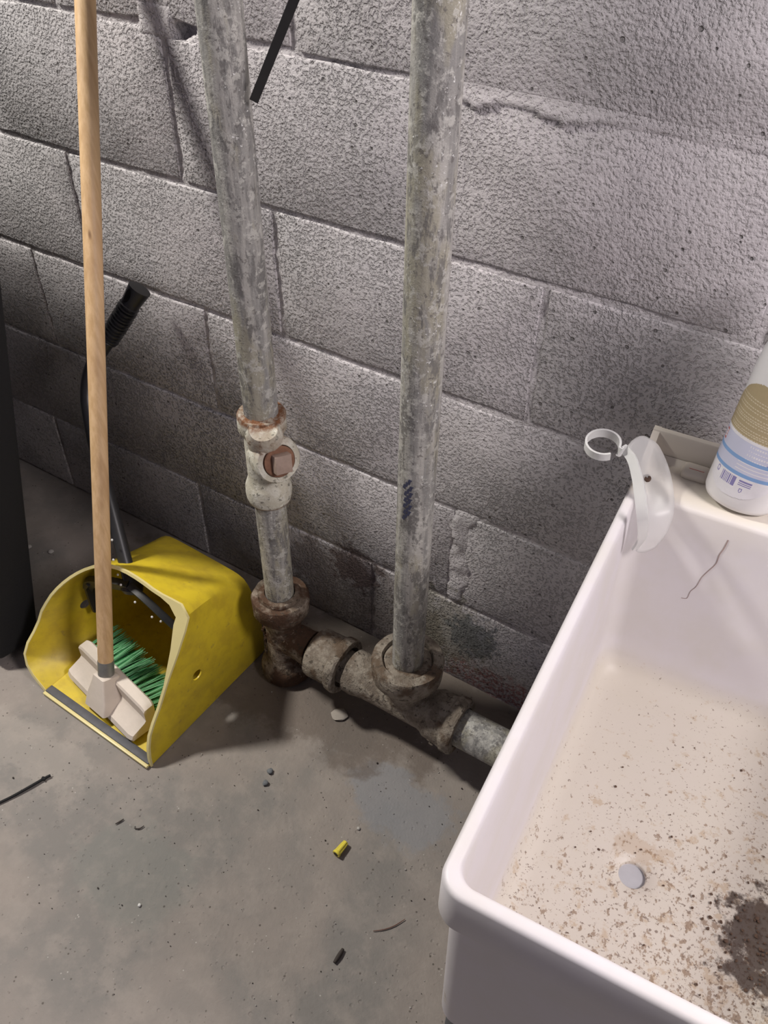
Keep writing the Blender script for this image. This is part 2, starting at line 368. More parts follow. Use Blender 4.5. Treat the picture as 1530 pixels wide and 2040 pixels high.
def block(x0, x1, z0, z1, seed):
    """one block face, with worn irregular arrises and a body behind it"""
    rnd = random.Random(seed); bm = bmesh.new()
    per = []; nxp, nzp = 9, 5
    for i in range(nxp): per.append((x0 + (x1 - x0) * i / nxp, z0))
    for i in range(nzp): per.append((x1, z0 + (z1 - z0) * i / nzp))
    for i in range(nxp): per.append((x1 - (x1 - x0) * i / nxp, z1))
    for i in range(nzp): per.append((x0, z1 - (z1 - z0) * i / nzp))
    cx, cz = (x0 + x1) / 2, (z0 + z1) / 2; y0 = rnd.uniform(-.0008, .0008); L = [[], [], [], []]
    for x, z in per:
        j = rnd.uniform(-.0016, .0014); sx = 1 if x < cx else -1; sz = 1 if z < cz else -1
        ox = sx * j if abs(x - x0) < 1e-6 or abs(x - x1) < 1e-6 else 0; oz = sz * j if abs(z - z0) < 1e-6 or abs(z - z1) < 1e-6 else 0
        if abs(x + .872) < .048 and abs(z - 1.0) < .02 and oz: oz = sz * .0075; ox = sx * .002
        q = lambda ins, y: Vector((x + ox + (sx * ins if (abs(x - x0) < 1e-6 or abs(x - x1) < 1e-6) else 0), y, z + oz + (sz * ins if (abs(z - z0) < 1e-6 or abs(z - z1) < 1e-6) else 0)))
        L[0].append(q(0, .03)); L[1].append(q(0, y0 + .0020)); L[2].append(q(.0007, y0 + .0007)); L[3].append(q(.0025, y0))
    for lp in L: pass
    add_loops(bm, L, True, False, True)
    bmesh.ops.recalc_face_normals(bm, faces=bm.faces[:])
    return link_mesh('block', bm, M_block, wall, smooth=60)
sd = 0
for n_ in range(12):
    js = sorted(JW[n_])
    for (a, wa), (b, wb) in zip(js, js[1:]):
        if b < X0 or a > X1: continue
        sd += 1; block(max(a + wa / 2, X0), min(b - wb / 2, X1), n_ * .2 + (.0012 if n_ == 5 and b > -.4 and a > -.9 else .0045), n_ * .2 + (.1988 if n_ == 4 and a > -.6 and a < .3 else .1955), sd)

# ------------------------------------------------------------------ pipework
PX1, PX2, PY, PZ = -.656, -.403, -.15, .100
pw = thing('pipework', 'two grey steel riser pipes joined by rusty tees along the block wall', 'pipes', (PX1, PY, 0))
pw_inv = Matrix.Translation((-PX1, -PY, 0))
def part(name, bm, mats, parent, inv=None, smooth=35, label=None):
    if inv is not None: bm.transform(inv)
    o = link_mesh(name, bm, mats, parent, smooth)
    if label: o['label'] = label
    return o
# risers
bm = bmesh.new(); add_lathe(bm, (PX1, PY, 0), (0, 0, 1), [(.0242, .565), (.0242, 2.38)], 40); part('pipe', bm, M_galv, pw, pw_inv)
bm = bmesh.new(); add_lathe(bm, (PX1, PY, 0), (0, 0, 1), [(.0242, .165), (.0242, .42)], 40); part('pipe', bm, M_galv, pw, pw_inv)
bm = bmesh.new(); add_lathe(bm, (PX2, PY, 0), (0, 0, 1), [(.0247, .165), (.0247, 2.38)], 40); r2 = part('pipe', bm, M_galv, pw, pw_inv)
# marker scribble on the right riser
bm = bmesh.new()
rs = random.Random(3)
def on_pipe(a, z, r=.02505): return Vector((PX2 + r * math.cos(a), PY + r * math.sin(a), z))
cam_a = math.atan2(-.884 - PY, 0 - PX2)
for k in range(6):
    z0 = .520 + k * .0105; a0 = cam_a - .62 + rs.uniform(-.08, .08); pts = [on_pipe(a0 + .42 * s / 6, z0 + .015 * s / 6 + (.004 if s % 2 else 0)) for s in range(7)]
    add_ribbon(bm, pts, (0, 0, 1), .0040, .0003)
part('marker_scribble', bm, M_ink, pw, pw_inv, label='dark blue marker scribble')
# check valve
bm = bmesh.new()
add_lathe(bm, (PX1, PY, 0), (0, 0, 1), [(.0255, .420), (.030, .4205), (.0325, .423), (.0335, .428), (.0345, .431), (.0350, .437), (.0345, .450), (.0325, .457), (.0290, .466), (.0285, .480), (.0285, .53), (.0275, .540), (.031, .549), (.0345, .554), (.0350, .566), (.0345, .576), (.0325, .580), (.0255, .580)], 40, wob=.0012, seed=2)
bx_ax = Vector((.86, -.42, .26)).normalized()
vo = Vector((PX1 + .003, PY - .002, .513))
add_lathe(bm, vo, bx_ax, [(.012, -.01), (.030, .0), (.0335, .018), (.0345, .034), (.0340, .044), (.032, .047), (.0245, .0475), (.0235, .043), (.0, .043)], 40, cap0=True, cap1=False, wob=.0008, seed=5)
add_lathe(bm, vo + Vector((.008, -.006, .018)), Vector((.25, -.35, .9)), [(.018, -.03), (.026, .0), (.026, .035), (.02, .05)], 28, wob=.001, seed=8)
valve = part('check_valve', bm, M_valve, pw, pw_inv, 40, 'cream check valve with rust at its collars')
u_, v_ = frame(bx_ax)
bm = bmesh.new()
add_lathe(bm, vo, bx_ax, [(.0232, .040), (.0232, .0495), (.0215, .051), (.0, .051)], 36, cap1=False, wob=.0006, seed=4)
pm = part('plug', bm, M_rust, valve, pw_inv, 40, 'rusty round plug')
bm = bmesh.new()
upv = (Vector((0, 0, 1)) - bx_ax * bx_ax.z).normalized(); rv = upv.cross(bx_ax).normalized()
Mq = Matrix((rv, upv, bx_ax)).transposed().to_4x4(); Mq.translation = vo + bx_ax * .049
add_box(bm, (-.0125, -.0135, 0), (.0125, .0135, .015), Mq @ Matrix.Rotation(-.10, 4, 'Z'), .0012)
part('plug_head', bm, M_plugface, valve, pw_inv, 40, 'square plug head')
# tees
def socket(bm, c, ax, t0, t1, R, r_in, band=.016, seed=0, wob=.0014):
    """female end from t0 to mouth t1, with a raised band"""
    s = 1 if t1 > t0 else -1; L = abs(t1 - t0)
    prof = [(R * .78, 0), (R * .82, L * .25), (R * .95, max(L - band, L * .4)), (R, max(L - band * .95, L * .45)), (R * 1.01, L - .003), (R * .97, L), (r_in + .002, L), (r_in, L - .004), (r_in, L - .012)]
    add_lathe(bm, Vector(c) + Vector(ax) * t0, Vector(ax) * s, prof, 40, True, True, wob, seed)
def tee_left():
    bm = bmesh.new(); c = (PX1, PY, 0)
    add_lathe(bm, c, (0, 0, 1), [(.0, .002), (.040, .002), (.0455, .006), (.046, .026), (.043, .034), (.033, .044), (.031, .07), (.031, .125), (.034, .150), (.042, .162), (.0485, .170), (.0495, .198), (.047, .2035), (.037, .2045), (.035, .200), (.035, .185)], 40, False, True, .0022, 1)
    add_lathe(bm, (PX1, PY, PZ), (1, 0, 0), [(.029, 0), (.031, .03), (.0325, .062)], 36, True, True, .0015, 3)
    return bm
t1 = part('tee', tee_left(), M_rusty, pw, pw_inv, 50, 'crusty rust-brown tee standing on the floor')
bm = bmesh.new(); add_lathe(bm, (PX1, PY, 0), (0, 0, 1), [(.0365, .185), (.0365, .206), (.034, .2105), (.0265, .2115), (.0243, .206)], 36, False, False, .0012, 9); part('bushing', bm, M_rusty, pw, pw_inv, 45)
bm = bmesh.new()   # caked ridge down the rib of the tee
for k in range(26):
    z = .035 + k * .0046; add_lathe(bm, (PX1 - .026 + .003 * math.sin(k), PY - .019, z), (rs.uniform(-1, 1), -1, rs.uniform(-1, 1)), [(.001, -.003), (.0035 + rs.random() * .002, 0), (.001, .004)], 7, True, True, .002, k)
rid = part('rust_crust', bm, M_rusty, t1, pw_inv, 30); rid['kind'] = 'stuff'
# banded collar between the tees (the wide reducing socket)
bm = bmesh.new()
add_lathe(bm, (-.585, PY, PZ), (1, 0, 0), [(.032, -.006), (.0425, .0), (.0445, .006), (.045, .044), (.0495, .047), (.0505, .060), (.048, .064), (.037, .064), (.035, .054)], 44, True, True, .0012, 12)
part('collar', bm, M_tee, pw, pw_inv, 40)
bm = bmesh.new(); add_lathe(bm, (-.56, PY, PZ), (1, 0, 0), [(.030, 0), (.030, .06)], 32, wob=.0012); part('nipple', bm, M_tee, pw, pw_inv)
# second tee
bm = bmesh.new()
add_lathe(bm, (PX2, PY, PZ), (1, 0, 0), [(.036, -.108), (.0385, -.106), (.0385, -.092), (.035, -.07), (.0345, -.03), (.0350, .03), (.035, .040), (.0385, .048), (.0425, .054), (.044, .084), (.0475, .087), (.0485, .101), (.046, .105), (.034, .105), (.033, .095)], 44, True, True, .0014, 21)
add_lathe(bm, (PX2, PY, PZ), (0, 0, 1), [(.034, -.01), (.036, .030), (.041, .050), (.051, .062), (.0565, .070), (.0580, .102), (.0555, .1065), (.0415, .108), (.0395, .105), (.0395, .092)], 48, True, True, .0012, 22)
t2 = part('tee', bm, M_tee, pw, pw_inv, 45, 'dusty beige tee under the right riser')
bm = bmesh.new()
add_lathe(bm, (PX2, PY, PZ), (0, 0, 1), [(.0385, .07), (.0385, .1015), (.036, .103), (.028, .1025), (.0248, .101)], 40, False, False, .0007, 24)
part('bushing', bm, M_tee, pw, pw_inv, 40)
bm = bmesh.new()   # cast lumps on the collar
for a, b in ((.004, .0), (.011, .004), (.018, -.002), (.008, -.008)):
    add_box(bm, (-.004, -.003, -.002), (.004, .003, .003), Matrix.Translation((PX2 + .064 + a, PY - .039, PZ - .014 + b)) @ Matrix.Rotation(.9 * a * 60, 4, 'Y'), .0012)
part('cast_mark', bm, M_tee, t2, pw_inv, 40)
bm = bmesh.new(); add_lathe(bm, (PX2 + .10, PY, PZ), (1, 0, 0), [(.0318, 0), (.0318, 1.28)], 40); part('pipe', bm, M_galv, pw, pw_inv)
for (x, a, z) in ((-.468, -1.0, 0), (-.452, -1.25, 0), (-.44, -1.05, 0)):
    bm = bmesh.new(); d = Vector((0, math.cos(a), math.sin(a) * -1)); d = Vector((0, -.75, .66 if x < -.46 else .3)).normalized()
    add_lathe(bm, Vector((x, PY, PZ)) + d * .033, d, [(.005, 0), (.0048, .002), (.003, .003)], 10, True, True, .0006); part('casting_dot', bm, M_tee, t2, pw_inv)

# black strap hanging beside the left riser
bm = bmesh.new()
add_ribbon(bm, [(-.6195, -.152, .9925), (-.600, -.151, 1.026), (-.560, -.150, 1.093), (-.52, -.145, 1.16), (-.46, -.13, 1.26), (-.40, -.08, 1.37), (-.37, -.012, 1.44)], (.80, .5, -.35), .0095, .003)
tag(link_mesh('strap', bm, M_black, smooth=30), 'narrow flat black strap slanting down to touch the left riser pipe', 'strap')

# ------------------------------------------------------------------ sink
TR = math.radians(4.2); TO = Vector((-.111, -.627, 0)); TW, TD, TH = .405, .597, .65
sink = thing('utility_sink', 'white plastic utility sink with a dirt-speckled basin, standing against the block wall', 'sink', TO, TR)
bm = bmesh.new()
K = 8
def ring(ins_l, ins_f, ins_b, r, z): return rrect(ins_l, TW - ins_l, ins_f, TD - ins_b, r, z, K)
NB = 4 * (K + 1)
dc = Vector((.141, .218))
def circ(r, z):
    return [Vector((dc.x + r * math.cos(2 * PI * (i + .5) / NB), dc.y + r * math.sin(2 * PI * (i + .5) / NB), z)) for i in range(NB)]
loops = [circ(.0140, .345), ring(.06, .06, .08, .03, .345), ring(.030, .030, .03, .024, .3455), ring(.0165, .0165, .02, .022, .352), ring(.0125, .0125, .016, .020, .366), ring(.0085, .0085, .01, .020, .590), ring(.0075, .0075, .009, .020, .594),
         ring(.001, .001, .0, .020, .5945), ring(.0, .0, .0, .021, .598), ring(.0, .0, .0, .021, .6455), ring(.0012, .0012, .001, .021, .6487), ring(.0038, .0038, .003, .019, .65),
         ring(.0095, .0095, .083, .017, .65), ring(.0122, .0122, .0855, .016, .6487), ring(.0135, .0135, .087, .016, .645), ring(.0150, .0150, .090, .018, .62), ring(.0225, .024, .113, .022, .46), ring(.0245, .028, .120, .024, .425), ring(.029, .034, .127, .026, .411), ring(.038, .043, .138, .026, .4035), ring(.052, .058, .155, .03, .4012),
         circ(.03, .3990), circ(.0155, .3980), circ(.0140, .3965), circ(.0140, .345)]
add_loops(bm, loops)
bmesh.ops.remove_doubles(bm, verts=bm.verts[:], dist=1e-6)
bmesh.ops.recalc_face_normals(bm, faces=bm.faces[:])
basin = link_mesh('basin', bm, M_sink, sink, 50)
bm = bmesh.new()   # low upstand along the wall with a return that tapers down on the left
L = []
def up_sec(x, y0, y1, h):
    return [(x, y0, TH - .002), (x, y0, TH + h - .002), (x, y0 + .001, TH + h), (x, y1 - .001, TH + h), (x, y1, TH + h - .002), (x, y1, TH - .002)]
add_loops(bm, [up_sec(.001, TD - .010, TD - .001, .036), up_sec(TW - .001, TD - .010, TD - .001, .036)], True, True, True)
for a, b in (((.001, .009), 1),):
    q = [(TD - .001, TH - .002), (TD - .001, TH + .036), (TD - .012, TH + .034), (TD - .052, TH + .003), (TD - .060, TH - .002)]
    add_loops(bm, [[(a[0], y, z) for y, z in q], [(a[1], y, z) for y, z in q]], True, True, True)
# coved inner corner
q = [(TD - .009, TH - .001), (TD - .011, TH + .006), (TD - .016, TH + .001), (TD - .022, TH - .001)]
add_loops(bm, [[(.006, y, z) for y, z in q], [(TW - .006, y, z) for y, z in q]], True, True, True)
bmesh.ops.recalc_face_normals(bm, faces=bm.faces[:])
part('upstand', bm, M_sink, sink, None, 40)
bm = bmesh.new(); add_box(bm, (.046, TD - .036, TH - .003), (.076, TD - .0105, TH + .009), None, .005, 3)
pad = part('tap_platform', bm, M_sink, sink, None, 40)
bm = bmesh.new(); add_box(bm, (.053, TD - .026, TH + .0085), (.070, TD - .0252, TH + .0093)); part('red_scratch', bm, M_lab[4], pad)
for lx, ly in ((.035, .035), (TW - .035, .035), (.035, TD - .05), (TW - .035, TD - .05)):
    bm = bmesh.new(); add_lathe(bm, (lx, ly, 0), (0, 0, 1), [(.020, 0), (.020, .006), (.016, .01), (.0165, .346)], 24); part('leg', bm, M_leg, sink)
bm = bmesh.new(); add_lathe(bm, (dc.x, dc.y, .3915), (0, 0, 1), [(.0139, 0), (.0139, .0012)], 32); part('added_drain_disc', bm, simple('lit_drain_grey', (.42, .42, .44), .5, 0, .1, 90), sink, None, 30, 'light grey disc added for the lit floor seen through the drain hole')  # drain is open; this added disc's grey stands in for lit floor below
bm = bmesh.new()
ck = [(0, 0), (-.001, -.012), (-.003, -.022), (-.003, -.034), (-.008, -.047), (-.012, -.058), (-.014, -.072), (-.018, -.081), (-.019, -.092), (-.025, -.094)]
def back_v(z): return TD - (.090 + (.62 - z) / .16 * .023) - .0004
pts = []
for dx, dz in ck:
    z = .628 + dz; pts.append((.118 + dx, back_v(z), z))
add_ribbon(bm, catmull(pts, 3), (1, 0, 0), lambda t: .0009 * (1.3 - t), .0004)
part('hairline_crack', bm, M_crackline, sink, None, 30)
# crumbs of dirt lying on the basin floor
bm = bmesh.new(); rg = random.Random(11)
for k in range(330):
    if k < 150: x = rg.gauss(.278, .024); y = rg.gauss(.21, .032)
    else: x = rg.uniform(.06, .35); y = rg.uniform(.06, .40); 
    if k >= 150 and rg.random() > .15 + .9 * max(0, (x - y * .6 - .02) / .25): continue
    if not (.05 < x < .355 and .06 < y < .43) or (Vector((x, y)) - dc).length < .02: continue
    r = rg.uniform(.0006, .0019) if k > 90 else rg.uniform(.0008, .0024)
    b2 = bmesh.ops.create_icosphere(bm, subdivisions=1, radius=r)
    for v in b2['verts']: v.co = v.co * rg.uniform(.6, 1.2); v.co.z *= .6; v.co += Vector((x, y, .4012 + r * .25 - .0015 * (1 if (Vector((x, y)) - dc).length < .05 else 0)))
gr = link_mesh('grit', bm, simple('dark_grit', (.10, .06, .04), .9, 0, .6, 300))
gr.location = TO; gr.rotation_euler = (0, 0, TR); gr['kind'] = 'stuff'; tag(gr, 'brown dirt crumbs scattered over the bottom of the white sink', 'dirt')

# hose hook on the back left corner of the sink
hk = thing('hose_hook', 'milky plastic hose hook screwed to the back left corner of the white sink', 'hook', (-.137, -.09, .652))
hinv = Matrix.Translation((.137, .09, -.652))
spine = [(-.163, -.116, .700), (-.150, -.131, .702), (-.138, -.147, .697), (-.128, -.160, .688), (-.119, -.170, .674), (-.113, -.172, .655), (-.111, -.166, .632), (-.115, -.163, .612)]
bm = bmesh.new()   # stiff outer flange that the hose rests against
add_ribbon(bm, catmull(spine, 6), (.45, .35, .8), lambda t: .0125 - .006 * abs(t - .45), .0026)
part('flange', bm, M_clip, hk, hinv, 50)
rows = [((-.163, -.116, .700), (-.157, -.100, .709), (-.150, -.084, .702)), ((-.149, -.117, .694), (-.146, -.100, .687), (-.136, -.081, .695)),
        ((-.138, -.118, .676), (-.136, -.098, .657), (-.120, -.084, .677)), ((-.127, -.133, .664), (-.122, -.116, .6545), (-.106, -.096, .661)),
        ((-.118, -.148, .653), (-.108, -.138, .648), (-.094, -.122, .652)), ((-.113, -.152, .628), (-.104, -.145, .624), (-.092, -.132, .629)), ((-.114, -.158, .604), (-.107, -.150, .600), (-.098, -.140, .604))]
bm = bmesh.new(); ds = []
for L_, M_, R2 in rows:
    L_, M_, R2 = map(Vector, (L_, M_, R2)); q = []
    for k in range(9):
        t = k / 8; q.append((1 - t) ** 2 * L_ + 2 * t * (1 - t) * (2 * M_ - .5 * (L_ + R2)) + t * t * R2)
    ds.append(q)
cols = [catmull([r[k] for r in ds], 5) for k in range(9)]
add_loops(bm, [[c[i] for c in cols] for i in range(len(cols[0]))], False)
o = part('channel', bm, M_clip2, hk, hinv, 180); md = o.modifiers.new('s', 'SOLIDIFY'); md.thickness = .0020; md.offset = 0; bake(o)
for p in o.data.polygons: p.use_smooth = True
bm = bmesh.new()
rc = Vector((-.186, -.124, .702)); Rr = .0185
cp_ = [rc + Vector((Rr * math.cos(a), Rr * math.sin(a), .003 * math.sin(a))) for a in [math.radians(318 - 300 * i / 26) for i in range(27)]]
cp_ += catmull([cp_[-1], rc + Vector((.0200, -.002, 0)), Vector(spine[0])], 4)[1:]
add_ribbon(bm, cp_, (0, -.15, 1), lambda t: .0125 - .003 * (1 - t), .0024)
part('clip_ring', bm, M_clip, hk, hinv, 50)
bm = bmesh.new(); add_lathe(bm, (-.1355, -.0965, .657), (.15, -.12, 1), [(.0050, 0), (.0050, .0022), (.0040, .0034), (.0014, .0036), (.0014, .0022)], 20); part('screw', bm, M_screw, hk, hinv, 40, 'brown screw head')

# ------------------------------------------------------------------ bottle on the sink ledge
bt = thing('detergent_bottle', 'white plastic bottle with a gold and lavender label on the back ledge of the sink', 'bottle', (-.0385, -.070, .6535))
bt.rotation_euler = (0, math.radians(4.5), math.radians(4))
A_, B_ = .042, .030
prof = [(.0, .002), (.76, .0), (.88, .003), (.935, .009), (.955, .020), (1.03, .165), (1.01, .185), (.90, .205), (.70, .222), (.42, .236), (.33, .242), (.32, .256)]
bm = bmesh.new()
add_loops(bm, [[(r * A_ * math.cos(2 * PI * i / 48), r * (B_ if r > .5 else A_ * .9) * math.sin(2 * PI * i / 48), z) for i in range(48)] for r, z in prof[1:]], True, True, True)
part('body', bm, M_bottle, bt, None, 60)
bm = bmesh.new(); add_lathe(bm, (0, 0, .250), (0, 0, 1), [(.0165, 0), (.017, .003), (.0165, .024), (.014, .026)], 32); part('cap', bm, simple('blue_cap', (.12, .25, .6), .4), bt)
bm = bmesh.new()
NTh, NZ = 120, 120
th0, th1, lz0, lz1 = math.radians(176), math.radians(322), .0205, .158
def lab_col(s, t):
    """s 0..1 round the bottle, t 0..1 up; returns material index or None"""
    u = (s - .5) * 2; v = (t - .5) * 2
    ed = abs(u) ** 2.2 + abs(v) ** 2.4
    if ed > 1: return None
    if t > .52:
        if .515 < (t - .0) < .545: return 6
        k = (t * 46) % 1
        return 5 if k < .30 and abs(u) < .75 and math.sin(s * 210 + int(t * 46) * 3) > -.6 and t < .86 else 0
    if .10 < s < .16 and .40 < t < .50:
        a, b = (s - .10) / .06, (t - .40) / .10
        return 4 if (min(a, 1 - a) < .18 or min(b, 1 - b) < .14 or (abs(a - .5) + abs(b - .5) < .28 and int(b * 9) % 2)) else 6
    if t > .34: 
        if t < .375: return 2
        if int(t * 80) % 3 == 0 and math.sin(s * 260) > -.3 and s > .5: return 3 if s > .72 else 6
        return 1
    if t > .21:
        if t < .245: return 2
        if int(t * 90) % 3 == 0 and s > .45: return 6
        return 1
    if .33 < s < .52 and .10 < t < .195:
        return 3 if math.sin(s * 330) + .5 * math.sin(s * 790) > -.35 else 6
    if ((s - .27) / .022) ** 2 + ((t - .17) / .03) ** 2 < 1 and ((s - .27) / .014) ** 2 + ((t - .17) / .018) ** 2 > 1: return 3
    if ((s - .60) / .018) ** 2 + ((t - .09) / .022) ** 2 < 1 and ((s - .60) / .010) ** 2 + ((t - .09) / .012) ** 2 > 1: return 3
    if .55 < s < .68 and .13 < t < .19 and int(t * 100) % 2: return 3
    return 6
vg = {}
def lv(i, j):
    if (i, j) not in vg:
        a = th0 + (th1 - th0) * i / NTh; z = lz0 + (lz1 - lz0) * j / NZ
        vg[i, j] = bm.verts.new(((.955 + .075 * (z - .020) / .145 + .006) * A_ * math.cos(a), (.955 + .075 * (z - .020) / .145 + .008) * B_ * math.sin(a), z))
    return vg[i, j]
for i in range(NTh):
    for j in range(NZ):
        c = lab_col((i + .5) / NTh, (j + .5) / NZ)
        if c is not None:
            f = bm.faces.new((lv(i, j), lv(i + 1, j), lv(i + 1, j + 1), lv(i, j + 1))); f.material_index = c
part('label_sticker', bm, M_lab, bt, None, 180, 'oval label, gold above, lavender with two blue stripes and a barcode below')

# ------------------------------------------------------------------ dustpan
DP = thing('dustpan', 'yellow hooded dustpan with a bent black handle, on the concrete floor beside the black case', 'dustpan', (-.858, -.430, 0), math.radians(-2.2))
mouth = [(-.131, .0), (-.166, .022), (-.184, .040), (-.190, .059), (-.183, .088), (-.180, .095), (-.174, .130), (-.160, .161), (-.140, .190), (-.112, .220), (-.080, .246), (-.045, .264), (-.010, .272), (.030, .272), (.070, .268), (.100, .268), (.122, .268), (.136, .262), (.137, .246), (.134, .199), (.1265, .150), (.1215, .100), (.1225, .060), (.131, .0)]
def my(z): return .5 * z - .012 * math.sin(PI * min(1, z / .1))
archb = [(.127, .000), (.128, .030), (.1275, .060), (.126, .085), (.124, .108), (.121, .130), (.116, .150), (.108, .167), (.096, .179), (.078, .187), (.045, .190), (.0, .190)]
def full(a): return [(-x, *r) for x, *r in a] + [(x, *r) for x, *r in a[-2::-1]]
def resample(pts, n):
    pts = [Vector((*p, 0)) if len(p) == 2 else Vector(p) for p in pts]; d = [0]
    for a, b in zip(pts, pts[1:]): d.append(d[-1] + (b - a).length)
    out = []
    for k in range(n):
        t = d[-1] * k / (n - 1); i = max(i for i in range(len(d) - 1) if d[i] <= t + 1e-9)
        out.append(pts[i].lerp(pts[i + 1], (t - d[i]) / (d[i + 1] - d[i])))
    return out
archb = [(.127, .000), (.128, .040), (.1275, .085), (.124, .112), (.117, .140), (.106, .166), (.096, .178), (.080, .182), (.040, .183), (.0, .183)]
NA = 41
fa = [(p.x, p.y, my(p.y)) for p in resample(mouth, NA)]; fb = [(p.x, p.y) for p in resample(full(archb), NA)]
bm = bmesh.new(); L = []
for k in range(13):
    t = k / 12; row = []
    for (x, z, y), (xb, zb) in zip(fa, fb):
        e = 1 - (1 - t) ** 1.5
        row.append(Vector((x + (xb - x) * e, y + (.290 - y) * t, z + (zb - z) * t)))
    L.append(row)
def shrink(row, f, y): return [Vector((p.x * f, y, p.z * f if p.z > .01 else p.z)) for p in row]
L.append(shrink(L[-1], .985, .298)); L.append(shrink(L[-2], .95, .302))
vs = add_loops(bm, L, False)
bm.faces.new([v for v in vs[-1]][::-1])
# floor plate of the pan
fl_rows = [[(-.131, -.004, .003), (.131, -.004, .003)], [(-.1305, .02, .004), (.1305, .02, .004)], [(-.128, .28, .004), (.128, .28, .004)], [(-.118, .302, .003), (.118, .302, .003)]]
add_loops(bm, [[Vector(a).lerp(Vector(b), i / 6) for i in range(7)] for a, b in fl_rows], False)
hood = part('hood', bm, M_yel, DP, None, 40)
md = hood.modifiers.new('s', 'SOLIDIFY'); md.thickness = .0028; md.offset = 0
cb = bmesh.new(); add_lathe(cb, (-.3, .135, .098), (1, 0, 0), [(.0105, 0), (.0105, .6)], 20); cut = link_mesh('cut', cb, M_yel); cut.matrix_world = Matrix.Translation((-.858, -.430, 0)) @ Matrix.Rotation(math.radians(-2.2), 4, 'Z')
md = hood.modifiers.new('b', 'BOOLEAN'); md.object = cut; md.solver = 'EXACT'
bpy.context.view_layer.update(); bake(hood); bpy.data.objects.remove(cut)
for p in hood.data.polygons: p.use_smooth = True
hood.data.set_sharp_from_angle(angle=math.radians(38))
# thick pale lip round the mouth, with the notched shoulders
bm = bmesh.new()
rim_pts = [Vector((x, y, z)) for x, z, y in fa]
L = []
for i, p in enumerate(rim_pts):
    tn = (rim_pts[min(i + 1, NA - 1)] - rim_pts[max(i - 1, 0)]).normalized(); fw = Vector((0, -1, .45)).normalized(); out = fw.cross(tn).normalized()
    if out.dot(p - Vector((-.02, p.y, .12))) < 0: out = -out
    g = max(0, 1 - abs(i / (NA - 1) - .665) / .075); g2 = max(0, min(1, (i / (NA - 1) - .62) / .02)) * max(0, 1 - max(0, i / (NA - 1) - .70) / .12)
    wi = .0015 + .017 * g2; wo = .0035 + .004 * g
    L.append([p - fw * .003 - out * wi, p + fw * .0015 - out * wi, p + fw * .0015 + out * wo, p - fw * .003 + out * wo])
add_loops(bm, L, True, True, True)
bmesh.ops.recalc_face_normals(bm, faces=bm.faces[:])
part('lip', bm, M_yelrim, DP, None, 60, 'paler yellow lip round the mouth')
bm = bmesh.new(); add_box(bm, (-.131, -.0085, .0005), (.131, -.002, .006), None, .001); part('front_edge', bm, M_yelrim, DP)
bm = bmesh.new(); add_box(bm, (-.130, -.003, .0045), (.130, .012, .0085), None, .0015); part('rubber_strip', bm, M_rubber, DP, None, 30, 'dark grey rubber strip along the front edge')
# bail and bent handle
Minv = (Matrix.Translation((-.858, -.430, 0)) @ Matrix.Rotation(math.radians(-2.2), 4, 'Z')).inverted()
bm = bmesh.new()
for s in (1, -1):
    pts = catmull([(-.862, -.285, .222), (-.862 + s * .035, -.288, .214), (-.862 + s * .075, -.290, .197), (-.862 + s * .108, -.288, .175), (-.862 + s * .124, -.284, .150)], 5)
    add_ribbon(bm, pts, (0, -.35, 1), lambda t: .026 - .008 * t, .012)
    if s < 0: add_ribbon(bm, [pts[-7], pts[-3], pts[-1] + Vector((.002, 0, -.03)), pts[-1] + Vector((.006, 0, -.055))], (0, -1, .1), .02, .006)
add_lathe(bm, (-.866, -.285, .205), (-.25, .55, .80), [(.013, 0), (.0185, .006), (.0185, .02), (.0165, .030), (.0150, .034)], 28)
bail = part('bail', bm, M_black, DP, Minv, 40)
hp = [(-.868, -.280, .221), (-.912, -.248, .271), (-.948, -.222, .314), (-.985, -.195, .355), (-1.025, -.165, .404), (-1.054, -.137, .449), (-1.057, -.110, .493), (-1.036, -.083, .535), (-1.018, -.062, .565)]
bm = bmesh.new(); add_tube(bm, catmull(hp, 6), .0118, 20)
handle = part('handle', bm, M_black, DP, Minv, 60)
bm = bmesh.new()
g0, g1 = Vector((-1.036, -.083, .535)), Vector((-.990, -.034, .622))
path = []; rad = []
for i in range(61):
    t = i / 60; path.append(g0.lerp(g1, t))
    r = .0150 + .0012 * math.sin(PI * t); 
    if .02 < t < .70: r += .0016 * (1 if (int((t - .02) / .68 * 24) % 2) else -1)
    if t > .74: r = .0155 + (t - .74) / .26 * .0035
    rad.append(r)
add_tube(bm, path, rad, 24)
grip = part('grip', bm, M_black, DP, Minv, 30, 'ribbed black grip')
md = grip.modifiers.new('b', 'BOOLEAN')
cb = bmesh.new(); gd = (g1 - g0).normalized(); tocam = Vector((.75, -.6, .1)); cdir = (tocam - gd * tocam.dot(gd)).normalized(); side = gd.cross(cdir)
hc = g1 - gd * .017
add_loops(cb, [[hc + cdir * sgn + (gd * math.cos(2 * PI * i / 20) * .0125 + side * math.sin(2 * PI * i / 20) * .0062) for i in range(20)] for sgn in (-.03, .03)], True, True, True)
rotq = Matrix.Rotation(math.radians(-55), 4, gd)
cb.transform(Matrix.Translation(hc) @ rotq @ Matrix.Translation(-hc))
bmesh.ops.recalc_face_normals(cb, faces=cb.faces[:]); cut = link_mesh('cut', cb, M_black); md.object = cut; md.solver = 'EXACT'
bpy.context.view_layer.update(); bake(grip); bpy.data.objects.remove(cut)
grip.data.set_sharp_from_angle(angle=math.radians(35))
bm = bmesh.new()
